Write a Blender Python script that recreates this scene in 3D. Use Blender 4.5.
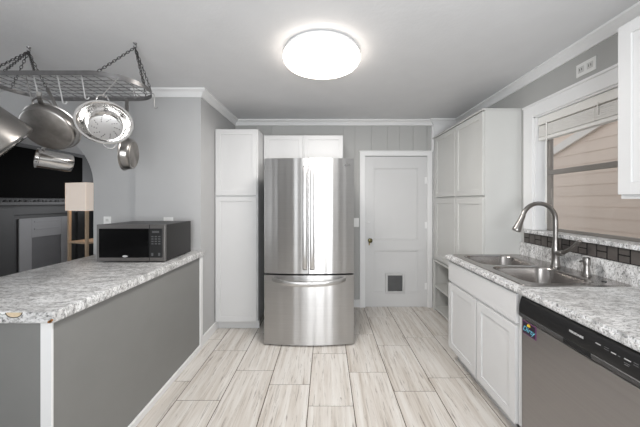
import bpy, bmesh, math, random
from mathutils import Vector, Matrix
random.seed(7)
S = bpy.context.scene
C = S.collection
PI = math.pi
for o in list(bpy.data.objects): bpy.data.objects.remove(o)

# ------------------------------------------------------------------ camera
EYE = 1.375; FP = 265.0
cam = bpy.data.cameras.new('camera'); co = bpy.data.objects.new('camera', cam); C.objects.link(co)
co.location = (0, 0, EYE); co.rotation_euler = (PI/2, 0, 0)
cam.sensor_width = 36; cam.lens = FP/640*36; cam.clip_start = 0.05
cam.shift_x = -6/640; cam.shift_y = -12.5/640
S.camera = co
# ------------------------------------------------------------------ world, light, exposure
S.view_settings.view_transform = 'Standard'; S.view_settings.look = 'None'
S.view_settings.gamma = 1; S.view_settings.use_curve_mapping = False
S.view_settings.exposure = 0.0
w = bpy.data.worlds.new('World'); S.world = w; w.use_nodes = True
bg = w.node_tree.nodes['Background']; bg.inputs[0].default_value = (0.86, 0.93, 1.0, 1); bg.inputs[1].default_value = 1.3
def area(name, loc, rot, sx, sy, power, col):
    l = bpy.data.lights.new(name, 'AREA'); l.shape = 'RECTANGLE'; l.size = sx; l.size_y = sy
    l.energy = power; l.color = col
    o = bpy.data.objects.new(name, l); C.objects.link(o); o.location = loc; o.rotation_euler = rot
    return o
area('rear_fill', (-0.2, -2.25, 1.25), (PI/2, 0, 0), 1.7, 2.0, 16, (1.0, 1.0, 1.0))  # unseen panel added for fill and the bright reflection in the fridge
area('rear_band_fill', (-3.05, -2.25, 1.35), (PI/2, 0, 0), 0.55, 1.7, 6, (0.96, 0.98, 1.0))  # unseen panel before solid wall, added for a bright band on the fridge
area('dining_fill', (-4.35, 0.2, 1.5), (PI/2, 0, -PI/2), 2.2, 1.5, 11, (0.95, 0.97, 1.0))  # unseen side panel added to even out the light
area('ceiling_fill', (0.1, -0.9, 1.25), (PI-.8, 0, 0), 0.9, 0.9, 57, (0.955, 0.98, 1.0))  # added lamp aimed upward to brighten the ceiling
area('living_fill', (-3.4, 7.2, 1.6), (-PI/2, 0, 0), 1.6, 1.3, 60, (0.95, 0.97, 1.0))  # added fill that lifts the fireplace and living room

# ------------------------------------------------------------------ materials
def lin(c):
    return tuple(((v/255)/12.92 if v/255 <= .04045 else ((v/255+.055)/1.055)**2.4) for v in c)
MATS = {}
def mat(name, col, rough=.5, metal=0, spec=.5, var=.03, vscale=6, bump=0, bscale=60, aniso=0, emit=None, estr=0, stretch=None, alpha=None, trans=0):
    """procedural material: slight tonal variation + optional bump"""
    m = bpy.data.materials.new(name); m.use_nodes = True
    nt = m.node_tree; N = nt.nodes; L = nt.links; b = N['Principled BSDF']
    c = lin(col)
    tc = N.new('ShaderNodeTexCoord'); mp = N.new('ShaderNodeMapping'); L.new(tc.outputs['Object'], mp.inputs[0])
    if stretch: mp.inputs['Scale'].default_value = stretch
    nz = N.new('ShaderNodeTexNoise'); nz.inputs['Scale'].default_value = vscale; nz.inputs['Detail'].default_value = 4
    L.new(mp.outputs[0], nz.inputs[0])
    mx = N.new('ShaderNodeMix'); mx.data_type = 'RGBA'
    mx.inputs['A'].default_value = tuple(max(0, v*(1-var*2)) for v in c)+(1,)
    mx.inputs['B'].default_value = tuple(min(1, v*(1+var*2)) for v in c)+(1,)
    L.new(nz.outputs[0], mx.inputs['Factor']); L.new(mx.outputs['Result'], b.inputs['Base Color'])
    b.inputs['Roughness'].default_value = rough; b.inputs['Metallic'].default_value = metal
    b.inputs['Specular IOR Level'].default_value = spec
    if bump:
        n2 = N.new('ShaderNodeTexNoise'); n2.inputs['Scale'].default_value = bscale; n2.inputs['Detail'].default_value = 3
        L.new(mp.outputs[0], n2.inputs[0])
        bp = N.new('ShaderNodeBump'); bp.inputs['Strength'].default_value = bump; bp.inputs['Distance'].default_value = .01
        L.new(n2.outputs[0], bp.inputs['Height']); L.new(bp.outputs[0], b.inputs['Normal'])
    if aniso:
        b.inputs['Anisotropic'].default_value = aniso
        t = N.new('ShaderNodeTangent'); t.direction_type = 'RADIAL'; t.axis = 'Z'; L.new(t.outputs[0], b.inputs['Tangent']); b.inputs['Anisotropic Rotation'].default_value = .25
    if emit:
        b.inputs['Emission Color'].default_value = lin(emit)+(1,); b.inputs['Emission Strength'].default_value = estr
    if trans: b.inputs['Transmission Weight'].default_value = trans
    if alpha is not None: b.inputs['Alpha'].default_value = alpha
    MATS[name] = m
    return m
M = MATS
mat('wall_paint', (186,186,186), .7, bump=.05, bscale=150, var=.015)
mat('wall_grey', (182,182,180), .7, bump=.05, bscale=150, var=.015)
mat('ceiling_paint', (218,218,219), .8, bump=.12, bscale=40, var=.02)
mat('trim_white', (236,236,236), .45, var=.01)
mat('cabinet_white', (212,212,212), .4, var=.01)
mat('cabinet_warm', (208,208,205), .4, var=.01)
mat('peninsula_grey', (130,130,128), .55, var=.05, vscale=3)
mat('steel', (190,189,188), .30, 1, aniso=.95, var=.04, vscale=3, stretch=(1,1,60), bump=.02, bscale=4)
mat('dish_steel', (160,157,156), .38, 1, var=.04, vscale=3, stretch=(30,1,30), bump=.02, bscale=5)
mat('sink_steel', (168,164,161), .22, 1, var=.04, vscale=3, stretch=(1,30,30))
mat('nickel', (150,147,144), .3, 1, var=.03)
mat('pot_steel', (158,155,152), .28, 1, var=.12, vscale=9, bump=.03, bscale=14)
mat('pan_base', (146,142,138), .5, 1, var=.4, vscale=13, bump=.05, bscale=25)
mat('micro_steel', (130,127,125), .35, 1, var=.03)
mat('handle_steel', (205,204,203), .32, 1, var=.03)
mat('hook_white', (214,214,214), .35, .5)
mat('bright_steel', (214,212,210), .14, 1, var=.05, vscale=8)
mat('rack_steel', (142,141,141), .35, 1, var=.1, vscale=30)
mat('chain_steel', (96,95,95), .4, 1, var=.15, vscale=50)
mat('micro_side', (46,45,45), .4, .3, var=.03)
mat('fridge_side', (72,73,75), .5, var=.03)
mat('black_plastic', (24,24,25), .32, var=.05)
mat('black_gloss', (8,8,9), .16, spec=.2, var=.05)
mat('dark_gap', (8,8,8), .8)
mat('panel_grey', (92,92,93), .4, var=.04)
mat('lip_grey', (58,58,59), .4)
mat('print_grey', (188,188,188), .5)
mat('tv_black', (2,2,2), .5, spec=.02)
mat('mantel_dark', (74,74,75), .5, var=.04)
mat('surround_grey', (164,164,166), .6, var=.03)
mat('firebox', (118,118,120), .7, var=.06)
mat('wood_pale', (196,172,146), .5, var=.1, vscale=5, stretch=(12,12,1))
mat('brass', (150,128,72), .3, 1)
mat('knob_dark', (92,86,60), .3, 1)
mat('flap_grey', (92,93,94), .35, var=.1, vscale=20)
mat('flap_frame', (200,200,200), .5)
mat('outlet_white', (236,236,234), .35)
mat('alu', (150,145,140), .4, .7)
mat('chip_wood', (214,194,164), .8, var=.12, vscale=60)
mat('rust', (150,100,50), .8, var=.2, vscale=60)
mat('magnet_dark', (38,28,44), .35)
mat('magnet_edge', (120,64,110), .4)
mat('magnet_blue', (110,190,214), .4)
mat('magnet_yellow', (226,190,60), .4)
mat('blind_white', (232,230,226), .45, var=.01)
mat('rake_beige', (226,214,204), .7)
mat('siding', (226,203,186), .8, var=.04, vscale=2, stretch=(1,.3,3))
mat('diffuser', (255,250,244), .4, emit=(255,244,232), estr=6)
mat('lamp_shade', (238,232,226), .8, var=.03, vscale=3, stretch=(20,20,1), emit=(255,232,212), estr=.30)
mat('bulb', (255,220,180), .5, emit=(255,200,150), estr=9)
mat('bookcase_dark', (40,44,48), .3)
mat('pale_thing', (150,156,160), .5)
mat('wood_floor', (96,84,74), .45, var=.15, vscale=4, stretch=(8,1,1))
mat('window_far', (196,202,208), .6, emit=(215,225,235), estr=.35)
mat('curtain_grey', (98,98,99), .9, var=.2, vscale=18)
mat('grout', (92,80,70), .9)
mat('sill_grout', (22,20,19), .8)

def glass():
    m = bpy.data.materials.new('pane_glass'); m.use_nodes = True; N = m.node_tree.nodes; L = m.node_tree.links
    N.remove(N['Principled BSDF']); out = N['Material Output']
    t = N.new('ShaderNodeBsdfTransparent'); t.inputs[0].default_value = (.93,.94,.94,1)
    g = N.new('ShaderNodeBsdfGlossy'); g.inputs['Roughness'].default_value = .03
    f = N.new('ShaderNodeFresnel'); f.inputs[0].default_value = 1.5
    gb = N.new('ShaderNodeNewGeometry'); mm = N.new('ShaderNodeMath'); mm.operation = 'SUBTRACT'; mm.inputs[0].default_value = 1; L.new(gb.outputs['Backfacing'], mm.inputs[1])
    mf = N.new('ShaderNodeMath'); mf.operation = 'MULTIPLY'; L.new(f.outputs[0], mf.inputs[0]); L.new(mm.outputs[0], mf.inputs[1])
    x = N.new('ShaderNodeMixShader'); L.new(mf.outputs[0], x.inputs[0]); L.new(t.outputs[0], x.inputs[1]); L.new(g.outputs[0], x.inputs[2])
    L.new(x.outputs[0], out.inputs[0]); MATS['pane_glass'] = m
glass()

def granite():
    m = bpy.data.materials.new('laminate_granite'); m.use_nodes = True; nt = m.node_tree; N = nt.nodes; L = nt.links; b = N['Principled BSDF']
    tc = N.new('ShaderNodeNewGeometry')
    mp = N.new('ShaderNodeMapping'); mp.inputs['Rotation'].default_value = (0,0,.35); mp.inputs['Scale'].default_value = (1.0,2.6,1.3); L.new(tc.outputs['Position'], mp.inputs[0])
    def noise(s, d, r, dist=0):
        n = N.new('ShaderNodeTexNoise'); n.inputs['Scale'].default_value = s; n.inputs['Detail'].default_value = d; n.inputs['Roughness'].default_value = r; n.inputs['Distortion'].default_value = dist
        L.new(mp.outputs[0], n.inputs[0]); return n
    def ramp(src, stops):
        r = N.new('ShaderNodeValToRGB'); e = r.color_ramp.elements
        e[0].position, e[0].color = stops[0][0], stops[0][1]; e[1].position, e[1].color = stops[-1][0], stops[-1][1]
        for p, c in stops[1:-1]:
            q = e.new(p); q.color = c
        L.new(src, r.inputs[0]); return r
    g = lambda v, t=0: lin((v+t, v, v-t))+(1,)
    base = ramp(noise(9, 6, .62, .5).outputs[0], [(.3, g(165)), (.45, g(208,1)), (.58, g(232)), (.72, g(240))])
    spk = ramp(noise(52, 5, .75, .3).outputs[0], [(.33, g(50)), (.42, g(165)), (.48, g(255))])
    strk = ramp(noise(20, 6, .8, 1.0).outputs[0], [(.34, g(105)), (.44, g(205)), (.5, g(255))])
    def mul(a, c, f):
        x = N.new('ShaderNodeMix'); x.data_type = 'RGBA'; x.blend_type = 'MULTIPLY'; x.inputs['Factor'].default_value = f
        L.new(a, x.inputs['A']); L.new(c, x.inputs['B']); return x.outputs['Result']
    r = mul(mul(base.outputs[0], spk.outputs[0], .85), strk.outputs[0], .75)
    L.new(r, b.inputs['Base Color']); b.inputs['Roughness'].default_value = .3
    MATS['granite'] = m
granite()

def tile_mat():
    m = bpy.data.materials.new('travertine_tile'); m.use_nodes = True; nt = m.node_tree; N = nt.nodes; L = nt.links; b = N['Principled BSDF']
    at = N.new('ShaderNodeAttribute'); at.attribute_name = 'tone'
    geo = N.new('ShaderNodeNewGeometry'); sc = N.new('ShaderNodeVectorMath'); sc.operation = 'SCALE'; sc.inputs[3].default_value = 13
    L.new(at.outputs['Color'], sc.inputs[0])
    ad = N.new('ShaderNodeVectorMath'); L.new(geo.outputs['Position'], ad.inputs[0]); L.new(sc.outputs[0], ad.inputs[1])
    mp = N.new('ShaderNodeMapping'); mp.inputs['Scale'].default_value = (15, .8, 1); L.new(ad.outputs[0], mp.inputs[0])
    n1 = N.new('ShaderNodeTexNoise'); n1.inputs['Scale'].default_value = 1.6; n1.inputs['Detail'].default_value = 7; n1.inputs['Roughness'].default_value = .62; n1.inputs['Distortion'].default_value = .5; L.new(mp.outputs[0], n1.inputs[0])
    n2 = N.new('ShaderNodeTexNoise'); n2.inputs['Scale'].default_value = 5; n2.inputs['Detail'].default_value = 6; n2.inputs['Roughness'].default_value = .7; n2.inputs['Distortion'].default_value = .8; L.new(mp.outputs[0], n2.inputs[0])
    r = N.new('ShaderNodeValToRGB'); e = r.color_ramp.elements
    e[0].position = .3; e[0].color = lin((184,174,163))+(1,); e[1].position = .62; e[1].color = lin((226,222,217))+(1,)
    q = e.new(.42); q.color = lin((208,201,193))+(1,)
    L.new(n1.outputs[0], r.inputs[0])
    r2 = N.new('ShaderNodeValToRGB'); e = r2.color_ramp.elements
    e[0].position = .33; e[0].color = lin((138,128,118))+(1,); e[1].position = .45; e[1].color = (1,1,1,1); L.new(n2.outputs[0], r2.inputs[0])
    x = N.new('ShaderNodeMix'); x.data_type = 'RGBA'; x.blend_type = 'MULTIPLY'; x.inputs['Factor'].default_value = .75
    L.new(r.outputs[0], x.inputs['A']); L.new(r2.outputs[0], x.inputs['B'])
    x2 = N.new('ShaderNodeMix'); x2.data_type = 'RGBA'; x2.blend_type = 'MULTIPLY'; x2.inputs['Factor'].default_value = .1
    L.new(x.outputs['Result'], x2.inputs['A']); L.new(at.outputs['Color'], x2.inputs['B'])
    L.new(x2.outputs['Result'], b.inputs['Base Color']); b.inputs['Roughness'].default_value = .34
    MATS['tile'] = m
tile_mat()
mat('slate_tile', (84,79,76), .5, var=.12, vscale=25)

# ------------------------------------------------------------------ mesh helpers
def NB(): return bmesh.new()
BOXED = set()
def bx(bm, x0, x1, y0, y1, z0, z1, bev=0, seg=2):
    BOXED.add(id(bm))
    r = bmesh.ops.create_cube(bm, size=1)
    vs = r['verts']
    for v in vs:
        v.co = Vector(((x0+x1)/2+v.co.x*(x1-x0), (y0+y1)/2+v.co.y*(y1-y0), (z0+z1)/2+v.co.z*(z1-z0)))
    if bev:
        es = list({e for v in vs for e in v.link_edges})
        bmesh.ops.bevel(bm, geom=es, offset=bev, segments=seg, affect='EDGES', profile=.5)
def prism(bm, pts, axis, a0, a1, bev=0):
    """polygon pts extruded along axis ('x','y','z') from a0 to a1"""
    def mk(p, a):
        return {'x': (a, p[0], p[1]), 'y': (p[0], a, p[1]), 'z': (p[0], p[1], a)}[axis]
    v0 = [bm.verts.new(mk(p, a0)) for p in pts]; v1 = [bm.verts.new(mk(p, a1)) for p in pts]
    n = len(pts); fs = [bm.faces.new(v0), bm.faces.new(v1[::-1])]
    for i in range(n): fs.append(bm.faces.new((v0[i], v1[i], v1[(i+1) % n], v0[(i+1) % n])))
    if bev:
        es = list(fs[0].edges)+list(fs[1].edges)
        bmesh.ops.bevel(bm, geom=es, offset=bev, segments=2, affect='EDGES')
def tube(bm, pts, r, n=10, closed=False, flat=None):
    """round tube through pts; flat=(half_w, half_h) gives a rectangular-ish section; r may be a list"""
    pts = [Vector(p) for p in pts]; m = len(pts); rings = []
    up = None
    for i, p in enumerate(pts):
        if closed: t = (pts[(i+1) % m]-pts[i-1]).normalized()
        else: t = (pts[min(i+1, m-1)]-pts[max(i-1, 0)]).normalized()
        if up is None:
            up = Vector((0,0,1)) if abs(t.z) < .9 else Vector((0,1,0))
        u = (up-t*up.dot(t)).normalized(); up = u; s = t.cross(u)
        rr = r[i] if isinstance(r, (list, tuple)) else r
        ring = []
        for k in range(n):
            a = 2*PI*k/n
            if flat:
                cx, cy = math.cos(a), math.sin(a); q = max(abs(cx), abs(cy)); d = s*(cx/q*flat[0])+u*(cy/q*flat[1])
            else: d = (s*math.cos(a)+u*math.sin(a))*rr
            ring.append(bm.verts.new(p+d))
        rings.append(ring)
    rng = m if closed else m-1
    for i in range(rng):
        a, b = rings[i], rings[(i+1) % m]
        off = 0
        if closed and i == m-1:
            off = min(range(n), key=lambda o: (b[o].co-a[0].co).length)
        for k in range(n): bm.faces.new((a[k], a[(k+1) % n], b[(k+1+off) % n], b[(k+off) % n]))
    if not closed:
        bm.faces.new(rings[0][::-1]); bm.faces.new(rings[-1])
def lathe(bm, prof, mtx, n=40, cap0=False, cap1=False):
    rings = []
    for r, z in prof:
        if r < 1e-6: rings.append([bm.verts.new(mtx @ Vector((0,0,z)))])
        else: rings.append([bm.verts.new(mtx @ Vector((r*math.cos(2*PI*k/n), r*math.sin(2*PI*k/n), z))) for k in range(n)])
    for a, b in zip(rings, rings[1:]):
        for k in range(n):
            l = (k+1) % n
            if len(a) == 1 and len(b) == 1: continue
            if len(a) == 1: bm.faces.new((a[0], b[k], b[l]))
            elif len(b) == 1: bm.faces.new((a[k], b[0], a[l]))
            else: bm.faces.new((a[k], b[k], b[l], a[l]))
def axis_m(loc, direction):
    """matrix whose local +z points along direction"""
    z = Vector(direction).normalized(); q = z.to_track_quat('Z', 'Y')
    return Matrix.Translation(Vector(loc)) @ q.to_matrix().to_4x4()
ORG = {}
def link(name, bm, m, parent=None, smooth=True):
    ang = 19 if id(bm) in BOXED else 38
    BOXED.discard(id(bm))
    bmesh.ops.recalc_face_normals(bm, faces=bm.faces[:])
    me = bpy.data.meshes.new(name)
    if parent is not None: org = ORG[parent.name]
    else:
        xs = [v.co.x for v in bm.verts]; ys = [v.co.y for v in bm.verts]; zs = [v.co.z for v in bm.verts]
        org = Vector(((min(xs)+max(xs))/2, (min(ys)+max(ys))/2, min(zs)))
    bmesh.ops.translate(bm, verts=bm.verts[:], vec=-org)
    bm.to_mesh(me); bm.free()
    if smooth:
        me.shade_smooth()
        me.set_sharp_from_angle(angle=math.radians(ang))
    me.materials.append(M[m] if isinstance(m, str) else m)
    o = bpy.data.objects.new(name, me); C.objects.link(o)
    if parent is not None: o.parent = parent
    else: o.location = org
    ORG[o.name] = org
    return o
def struct(name, bm, m, parent=None, **k):
    o = link(name, bm, m, parent, **k)
    if parent is None: o['kind'] = 'structure'
    return o
def thing(name, label, cat, loc, group=None):
    o = bpy.data.objects.new(name, None); C.objects.link(o); o.location = loc; o.empty_display_size = .1
    o['label'] = label; o['category'] = cat
    if group: o['group'] = group
    ORG[o.name] = Vector(loc)
    return o
def tag(o, label, cat, group=None):
    o['label'] = label; o['category'] = cat
    if group: o['group'] = group
    return o
def sbox(name, m, *b, parent=None, bev=0):
    bm = NB(); bx(bm, *b, bev=bev); return struct(name, bm, m, parent)
def pbox(name, m, parent, *b, bev=0):
    bm = NB(); bx(bm, *b, bev=bev); return link(name, bm, m, parent)
def text_part(name, s, size, m, parent, mtx, depth=.0006, bold=False):
    cu = bpy.data.curves.new(name, 'FONT'); cu.body = s; cu.size = size; cu.extrude = depth; cu.align_x = 'CENTER'; cu.align_y = 'CENTER'
    if bold: cu.offset = size*.02
    t = bpy.data.objects.new(name+'_tmp', cu); C.objects.link(t)
    dg = bpy.context.evaluated_depsgraph_get(); me = bpy.data.meshes.new_from_object(t.evaluated_get(dg))
    bpy.data.objects.remove(t)
    bm = NB(); bm.from_mesh(me); bm.transform(mtx); bpy.data.meshes.remove(me)
    return link(name, bm, m, parent, smooth=False)
# text frames: facing -Y (towards camera) / facing -X (seen from the left; reading runs towards -Y)
def face_mY(x, y, z): return Matrix.Translation((x,y,z)) @ Matrix(((1,0,0,0),(0,0,-1,0),(0,1,0,0),(0,0,0,1)))
def face_mX(x, y, z): return Matrix.Translation((x,y,z)) @ Matrix(((0,0,-1,0),(-1,0,0,0),(0,1,0,0),(0,0,0,1)))

def shaker(bm, plane, p, a0, a1, z0, z1, t=.02, rail=.055, rec=.008, bev=.002):
    """shaker door: outer face at p; plane 'Y' faces -Y (a = x), plane 'X' faces -X (a = y)"""
    def B(a, b, c, d, q0, q1, bv):
        if plane == 'Y': bx(bm, a, b, q0, q1, c, d, bv)
        else: bx(bm, q0, q1, a, b, c, d, bv)
    B(a0, a0+rail, z0, z1, p, p+t, bev); B(a1-rail, a1, z0, z1, p, p+t, bev)
    B(a0+rail-.001, a1-rail+.001, z0, z0+rail, p+.0003, p+t, bev); B(a0+rail-.001, a1-rail+.001, z1-rail, z1, p+.0003, p+t, bev)
    B(a0+rail-.004, a1-rail+.004, z0+rail-.004, z1-rail+.004, p+rec, p+t-.001, 0)

CEIL = 2.42
XW = 1.70; XL = -1.18; YB = 3.437; YP = 2.50; YR = -2.3
# ------------------------------------------------------------------ floor (individual tiles over grout)
bm = NB()
lay = bm.loops.layers.float_color.new('tone')
offs = {-3:0.0, -2:.322, -1:.157, 0:.56, 1:.30, 2:.087, 3:.233}
g = .0042
for c in range(-4, 6):
    x0 = -.12+.305*c; x1 = x0+.305
    of = offs.get(c, random.random()*.6)
    y = of-.61*4
    while y < YB:
        a, b_ = max(y, YR), min(y+.61, YB+.02); xa, xb = max(x0, -1.34), min(x1, XW)
        if b_-a > .02 and xb-xa > .02:
            n0 = len(bm.faces); 
            vs = [bm.verts.new(q) for q in ((xa+g,a+g,0),(xb-g,a+g,0),(xb-g,b_-g,0),(xa+g,b_-g,0))]
            lo = [bm.verts.new((v.co.x+(-g if i in (0,3) else g)*.5, v.co.y+(-g if i < 2 else g)*.5, -.003)) for i, v in enumerate(vs)]
            fs = [bm.faces.new(vs)]
            for i in range(4): fs.append(bm.faces.new((lo[i], lo[(i+1)%4], vs[(i+1)%4], vs[i])))
            t = (random.random(), random.random(), random.random(), 1); v = .5+.5*t[0]
            for f in fs:
                for l in f.loops: l[lay] = (t[0]*.4+.6, t[1]*.0+t[0]*.4+.6, t[0]*.4+.58, 1)
        y += .61
struct('floor', bm, 'tile', smooth=False)
sbox('floor_1', 'grout', -1.34, XW, YR, YB+.02, -.05, -.0025)
sbox('floor_2', 'wood_floor', -5.6, -1.342, YR, 7.6, -.05, 0)
sbox('ceiling', 'ceiling_paint', -5.6, XW+.12, YR-.1, 7.6, CEIL, CEIL+.08)

# ------------------------------------------------------------------ walls
# back wall: panelled boards with fine grooves, hole behind the door
bm = NB()
DX0, DX1, DZ = .50, 1.312, 1.957
gx = [-1.18, -.9, -.7, -.52, -.3, -.1, .1, .225, .375, .59, .80, .955, 1.13, 1.31, 1.50, 1.70]
for a, b_ in zip(gx, gx[1:]):
    segs = [(0, CEIL)]
    lo, hi = a+.0015, b_-.0015
    parts = []
    if lo < DX1 and hi > DX0:
        if lo < DX0: parts.append((lo, DX0, 0, DZ))
        if hi > DX1: parts.append((DX1, hi, 0, DZ))
        parts.append((lo, hi, DZ, CEIL))
    else: parts.append((lo, hi, 0, CEIL))
    for q in parts: bx(bm, q[0], q[1], YB, YB+.012, q[2], q[3])
bx(bm, -1.3, DX0, YB+.008, YB+.1, 0, CEIL); bx(bm, DX1, XW+.12, YB+.008, YB+.1, 0, CEIL); bx(bm, DX0, DX1, YB+.008, YB+.1, DZ, CEIL)
struct('wall_back', bm, 'wall_grey', smooth=False)
# right wall with the window hole
WY0, WY1, WZ0, WZ1 = 1.33, 2.166, 1.13, 2.06
bm = NB()
bx(bm, XW, XW+.13, YR, YB, 0, 1.108); bx(bm, XW, XW+.13, YR, YB, WZ1, CEIL)
bx(bm, XW, XW+.13, WY1, YB, 1.108, WZ1); bx(bm, XW, XW+.13, YR, WY0, 1.108, WZ1)
struct('wall_right', bm, 'wall_grey', smooth=False)
# left kitchen partition
sbox('wall_left', 'wall_paint', -1.80, XL, YP, YB+.1, 0, CEIL)
# arch wall
bm = NB()
AX = -2.22; AR = .525; AT = 2.05; AX0 = -3.9
pts = [(-1.80, 0), (AX, 0)]
for k in range(0, 17):
    a = PI/2*k/16; pts.append((AX-AR+AR*math.cos(a), AT-AR+AR*math.sin(a)))
for k in range(0, 17):
    a = PI/2+PI/2*k/16; pts.append((AX0+AR+AR*math.cos(a), AT-AR+AR*math.sin(a)))
pts += [(AX0, 0), (-5.6, 0), (-5.6, CEIL), (-1.80, CEIL)]
v0 = [bm.verts.new((p[0], YP+.03, p[1])) for p in pts]; f = bm.faces.new(v0)
r = bmesh.ops.extrude_face_region(bm, geom=[f])
bmesh.ops.translate(bm, verts=[v for v in r['geom'] if isinstance(v, bmesh.types.BMVert)], vec=(0,.13,0))
bmesh.ops.triangulate(bm, faces=[f for f in bm.faces if len(f.verts) > 4])
struct('wall_arch', bm, 'wall_paint', smooth=False)
# living room shell
sbox('wall_fireplace', 'mantel_dark', -5.7, -5.5, YP+.17, 7.6, 0, CEIL)
sbox('wall_far', 'curtain_grey', -5.5, -1.2, 7.5, 7.6, 0, CEIL)
sbox('wall_living', 'wall_paint', -1.9, -1.8, YB+.11, 7.5, 0, CEIL)
# dining side wall (off-frame left) and rear wall with openings
bm = NB()
bx(bm, -4.6, -4.5, YR, YP+.03, 0, .75); bx(bm, -4.6, -4.5, YR, YP+.03, 2.25, CEIL)
bx(bm, -4.6, -4.5, YR, -.9, .75, 2.25); bx(bm, -4.6, -4.5, 1.3, YP+.03, .75, 2.25)
struct('wall_dining', bm, 'wall_paint', smooth=False)
bm = NB()
bx(bm, -4.6, -1.05, YR-.1, YR, 0, CEIL); bx(bm, .65, XW+.13, YR-.1, YR, 0, CEIL)
bx(bm, -1.05, .65, YR-.1, YR, 2.2, CEIL); bx(bm, -1.05, .65, YR-.1, YR, 0, .1)
bx(bm, -.26, -.12, YR+.0, YR+.10, .1, 2.2)  # unseen bar added to split the rear panel's reflection into bands
struct('wall_rear', bm, 'wall_grey', smooth=False)

# ------------------------------------------------------------------ trims
def crown(name, pts, m='trim_white', h=.066, d=.062):
    """crown moulding along a floor-plan polyline, room on the right-hand side, mitred corners"""
    prof = [(0, CEIL-h), (.012, CEIL-h), (.016, CEIL-h+.012), (d*.55, CEIL-h*.45), (d*.85, CEIL-.02), (d, CEIL-.016), (d, CEIL-.0005), (0, CEIL-.0005)]
    V = [Vector(p) for p in pts]; bm = NB(); R = []
    for i, p in enumerate(V):
        ns = []
        if i > 0: t = (p-V[i-1]).normalized(); ns.append(Vector((t.y, -t.x)))
        if i < len(V)-1: t = (V[i+1]-p).normalized(); ns.append(Vector((t.y, -t.x)))
        n = ns[0] if len(ns) == 1 else (ns[0]+ns[1])/(1+ns[0].dot(ns[1]))
        R.append([bm.verts.new((p.x+n.x*o, p.y+n.y*o, z)) for o, z in prof])
    k = len(prof); bm.faces.new(R[0]); bm.faces.new(R[-1][::-1])
    for A, B in zip(R, R[1:]):
        for i in range(k): bm.faces.new((A[i], B[i], B[(i+1)%k], A[(i+1)%k]))
    return struct(name, bm, m, smooth=False)
crown('trim_1', [(-1.80, YP), (XL, YP), (XL, YB), (1.385, YB), (1.385, YB-.03), (XW, YB-.03), (XW, -1.6)])
# white board right of door and its top
sbox('trim_6', 'trim_white', 1.385, XW, YB-.03, YB-.001, 0, CEIL-.001)
# door casing
bm = NB()
bx(bm, .437, DX0+.004, YB-.022, YB, 0, 2.012, .002); bx(bm, DX1-.004, 1.372, YB-.022, YB, 0, 2.012, .002)
bx(bm, DX0+.004, DX1-.004, YB-.0215, YB, DZ+.002, 2.012, .002)
bx(bm, .43, 1.378, YB-.028, YB, 2.012, 2.024, .002)
struct('trim_7', bm, 'trim_white')
# strip above right end of casing
sbox('trim_8', 'trim_white', 1.365, 1.385, YB-.02, YB-.0005, 2.024, CEIL-.08)
# baseboards
sbox('baseboard_left', 'trim_white', XL, XL+.014, YP-.04, 2.868, 0, .09, bev=.003)
sbox('baseboard_back', 'trim_white', .215, .436, YB-.014, YB, 0, .10, bev=.003)
# window casing (trim) and granite stool
bm = NB()
bx(bm, XW-.016, XW, WY1-.002, 2.262, 1.14, 2.165, .002); bx(bm, XW-.016, XW, WY0-.12, WY0+.002, 1.14, 2.165, .002)
bx(bm, XW-.0155, XW, WY0+.002, WY1-.002, WZ1-.002, 2.165, .002)
bx(bm, XW-.024, XW, WY0-.125, 2.266, 2.150, 2.168, .002)
# jamb liners
bx(bm, XW, XW+.10, WY1-.012, WY1, 1.14, WZ1); bx(bm, XW, XW+.10, WY0, WY0+.012, 1.14, WZ1); bx(bm, XW, XW+.10, WY0, WY1, WZ1-.012, WZ1)
struct('trim_9', bm, 'trim_white')
bm = NB(); bx(bm, 1.662, XW, 1.2, 2.225, 1.110, 1.138, .004); bx(bm, XW-.002, XW+.10, WY0, WY1, 1.110, 1.1375)
struct('trim_10', bm, 'granite')

# ------------------------------------------------------------------ window, blind, house outside
wn = bpy.data.objects.new('window_1', None); C.objects.link(wn); wn['kind'] = 'structure'; wn.location = (1.80, 1.75, 1.14); ORG['window_1'] = Vector((1.80, 1.75, 1.14))
bm = NB()
for q in ((WY1-.035, WY1-.012, 1.138, 2.05), (WY0+.012, WY0+.035, 1.138, 2.05), (WY0+.012, WY1-.012, 1.138, 1.148), (WY0+.012, WY1-.012, 2.02, 2.05)):
    bx(bm, 1.795, 1.83, *q, .002)
struct('window_frame', bm, 'alu', wn)
pbox('meeting_rail', 'alu', wn, 1.79, 1.822, WY0+.03, WY1-.03, 1.585, 1.622, bev=.002)
bm = NB(); bx(bm, 1.795, 1.815, WY1-.052, WY1-.034, 1.156, 1.59, .001); bx(bm, 1.795, 1.815, WY0+.034, WY0+.052, 1.156, 1.59, .001); bx(bm, 1.795, 1.815, WY0+.034, WY1-.034, 1.147, 1.160, .001)
struct('sash', bm, 'alu', wn)
pbox('pane', 'pane_glass', wn, 1.806, 1.809, WY0+.03, WY1-.03, 1.156, 2.03)
bl = thing('window_blind', 'white slatted blind drawn up to the top of the window', 'window blind', (1.75, 1.75, 1.86))
pbox('headrail', 'blind_white', bl, 1.718, 1.768, WY0+.016, WY1-.016, 1.985, 2.046, bev=.003)
bm = NB()
for k in range(14):
    z = 1.890+k*.0062; bx(bm, 1.722+.002*(k%2), 1.768, WY0+.02, WY1-.02, z, z+.0050)
link('slats', bm, 'blind_white', bl, smooth=False)
pbox('bottom_rail', 'blind_white', bl, 1.72, 1.77, WY0+.018, WY1-.018, 1.860, 1.886, bev=.004)
for yy in (1.45, 1.70, 2.02): pbox('ladder_cord', 'blind_white', bl, 1.7185, 1.7195, yy-.002, yy+.002, 1.865, 2.006)
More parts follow.
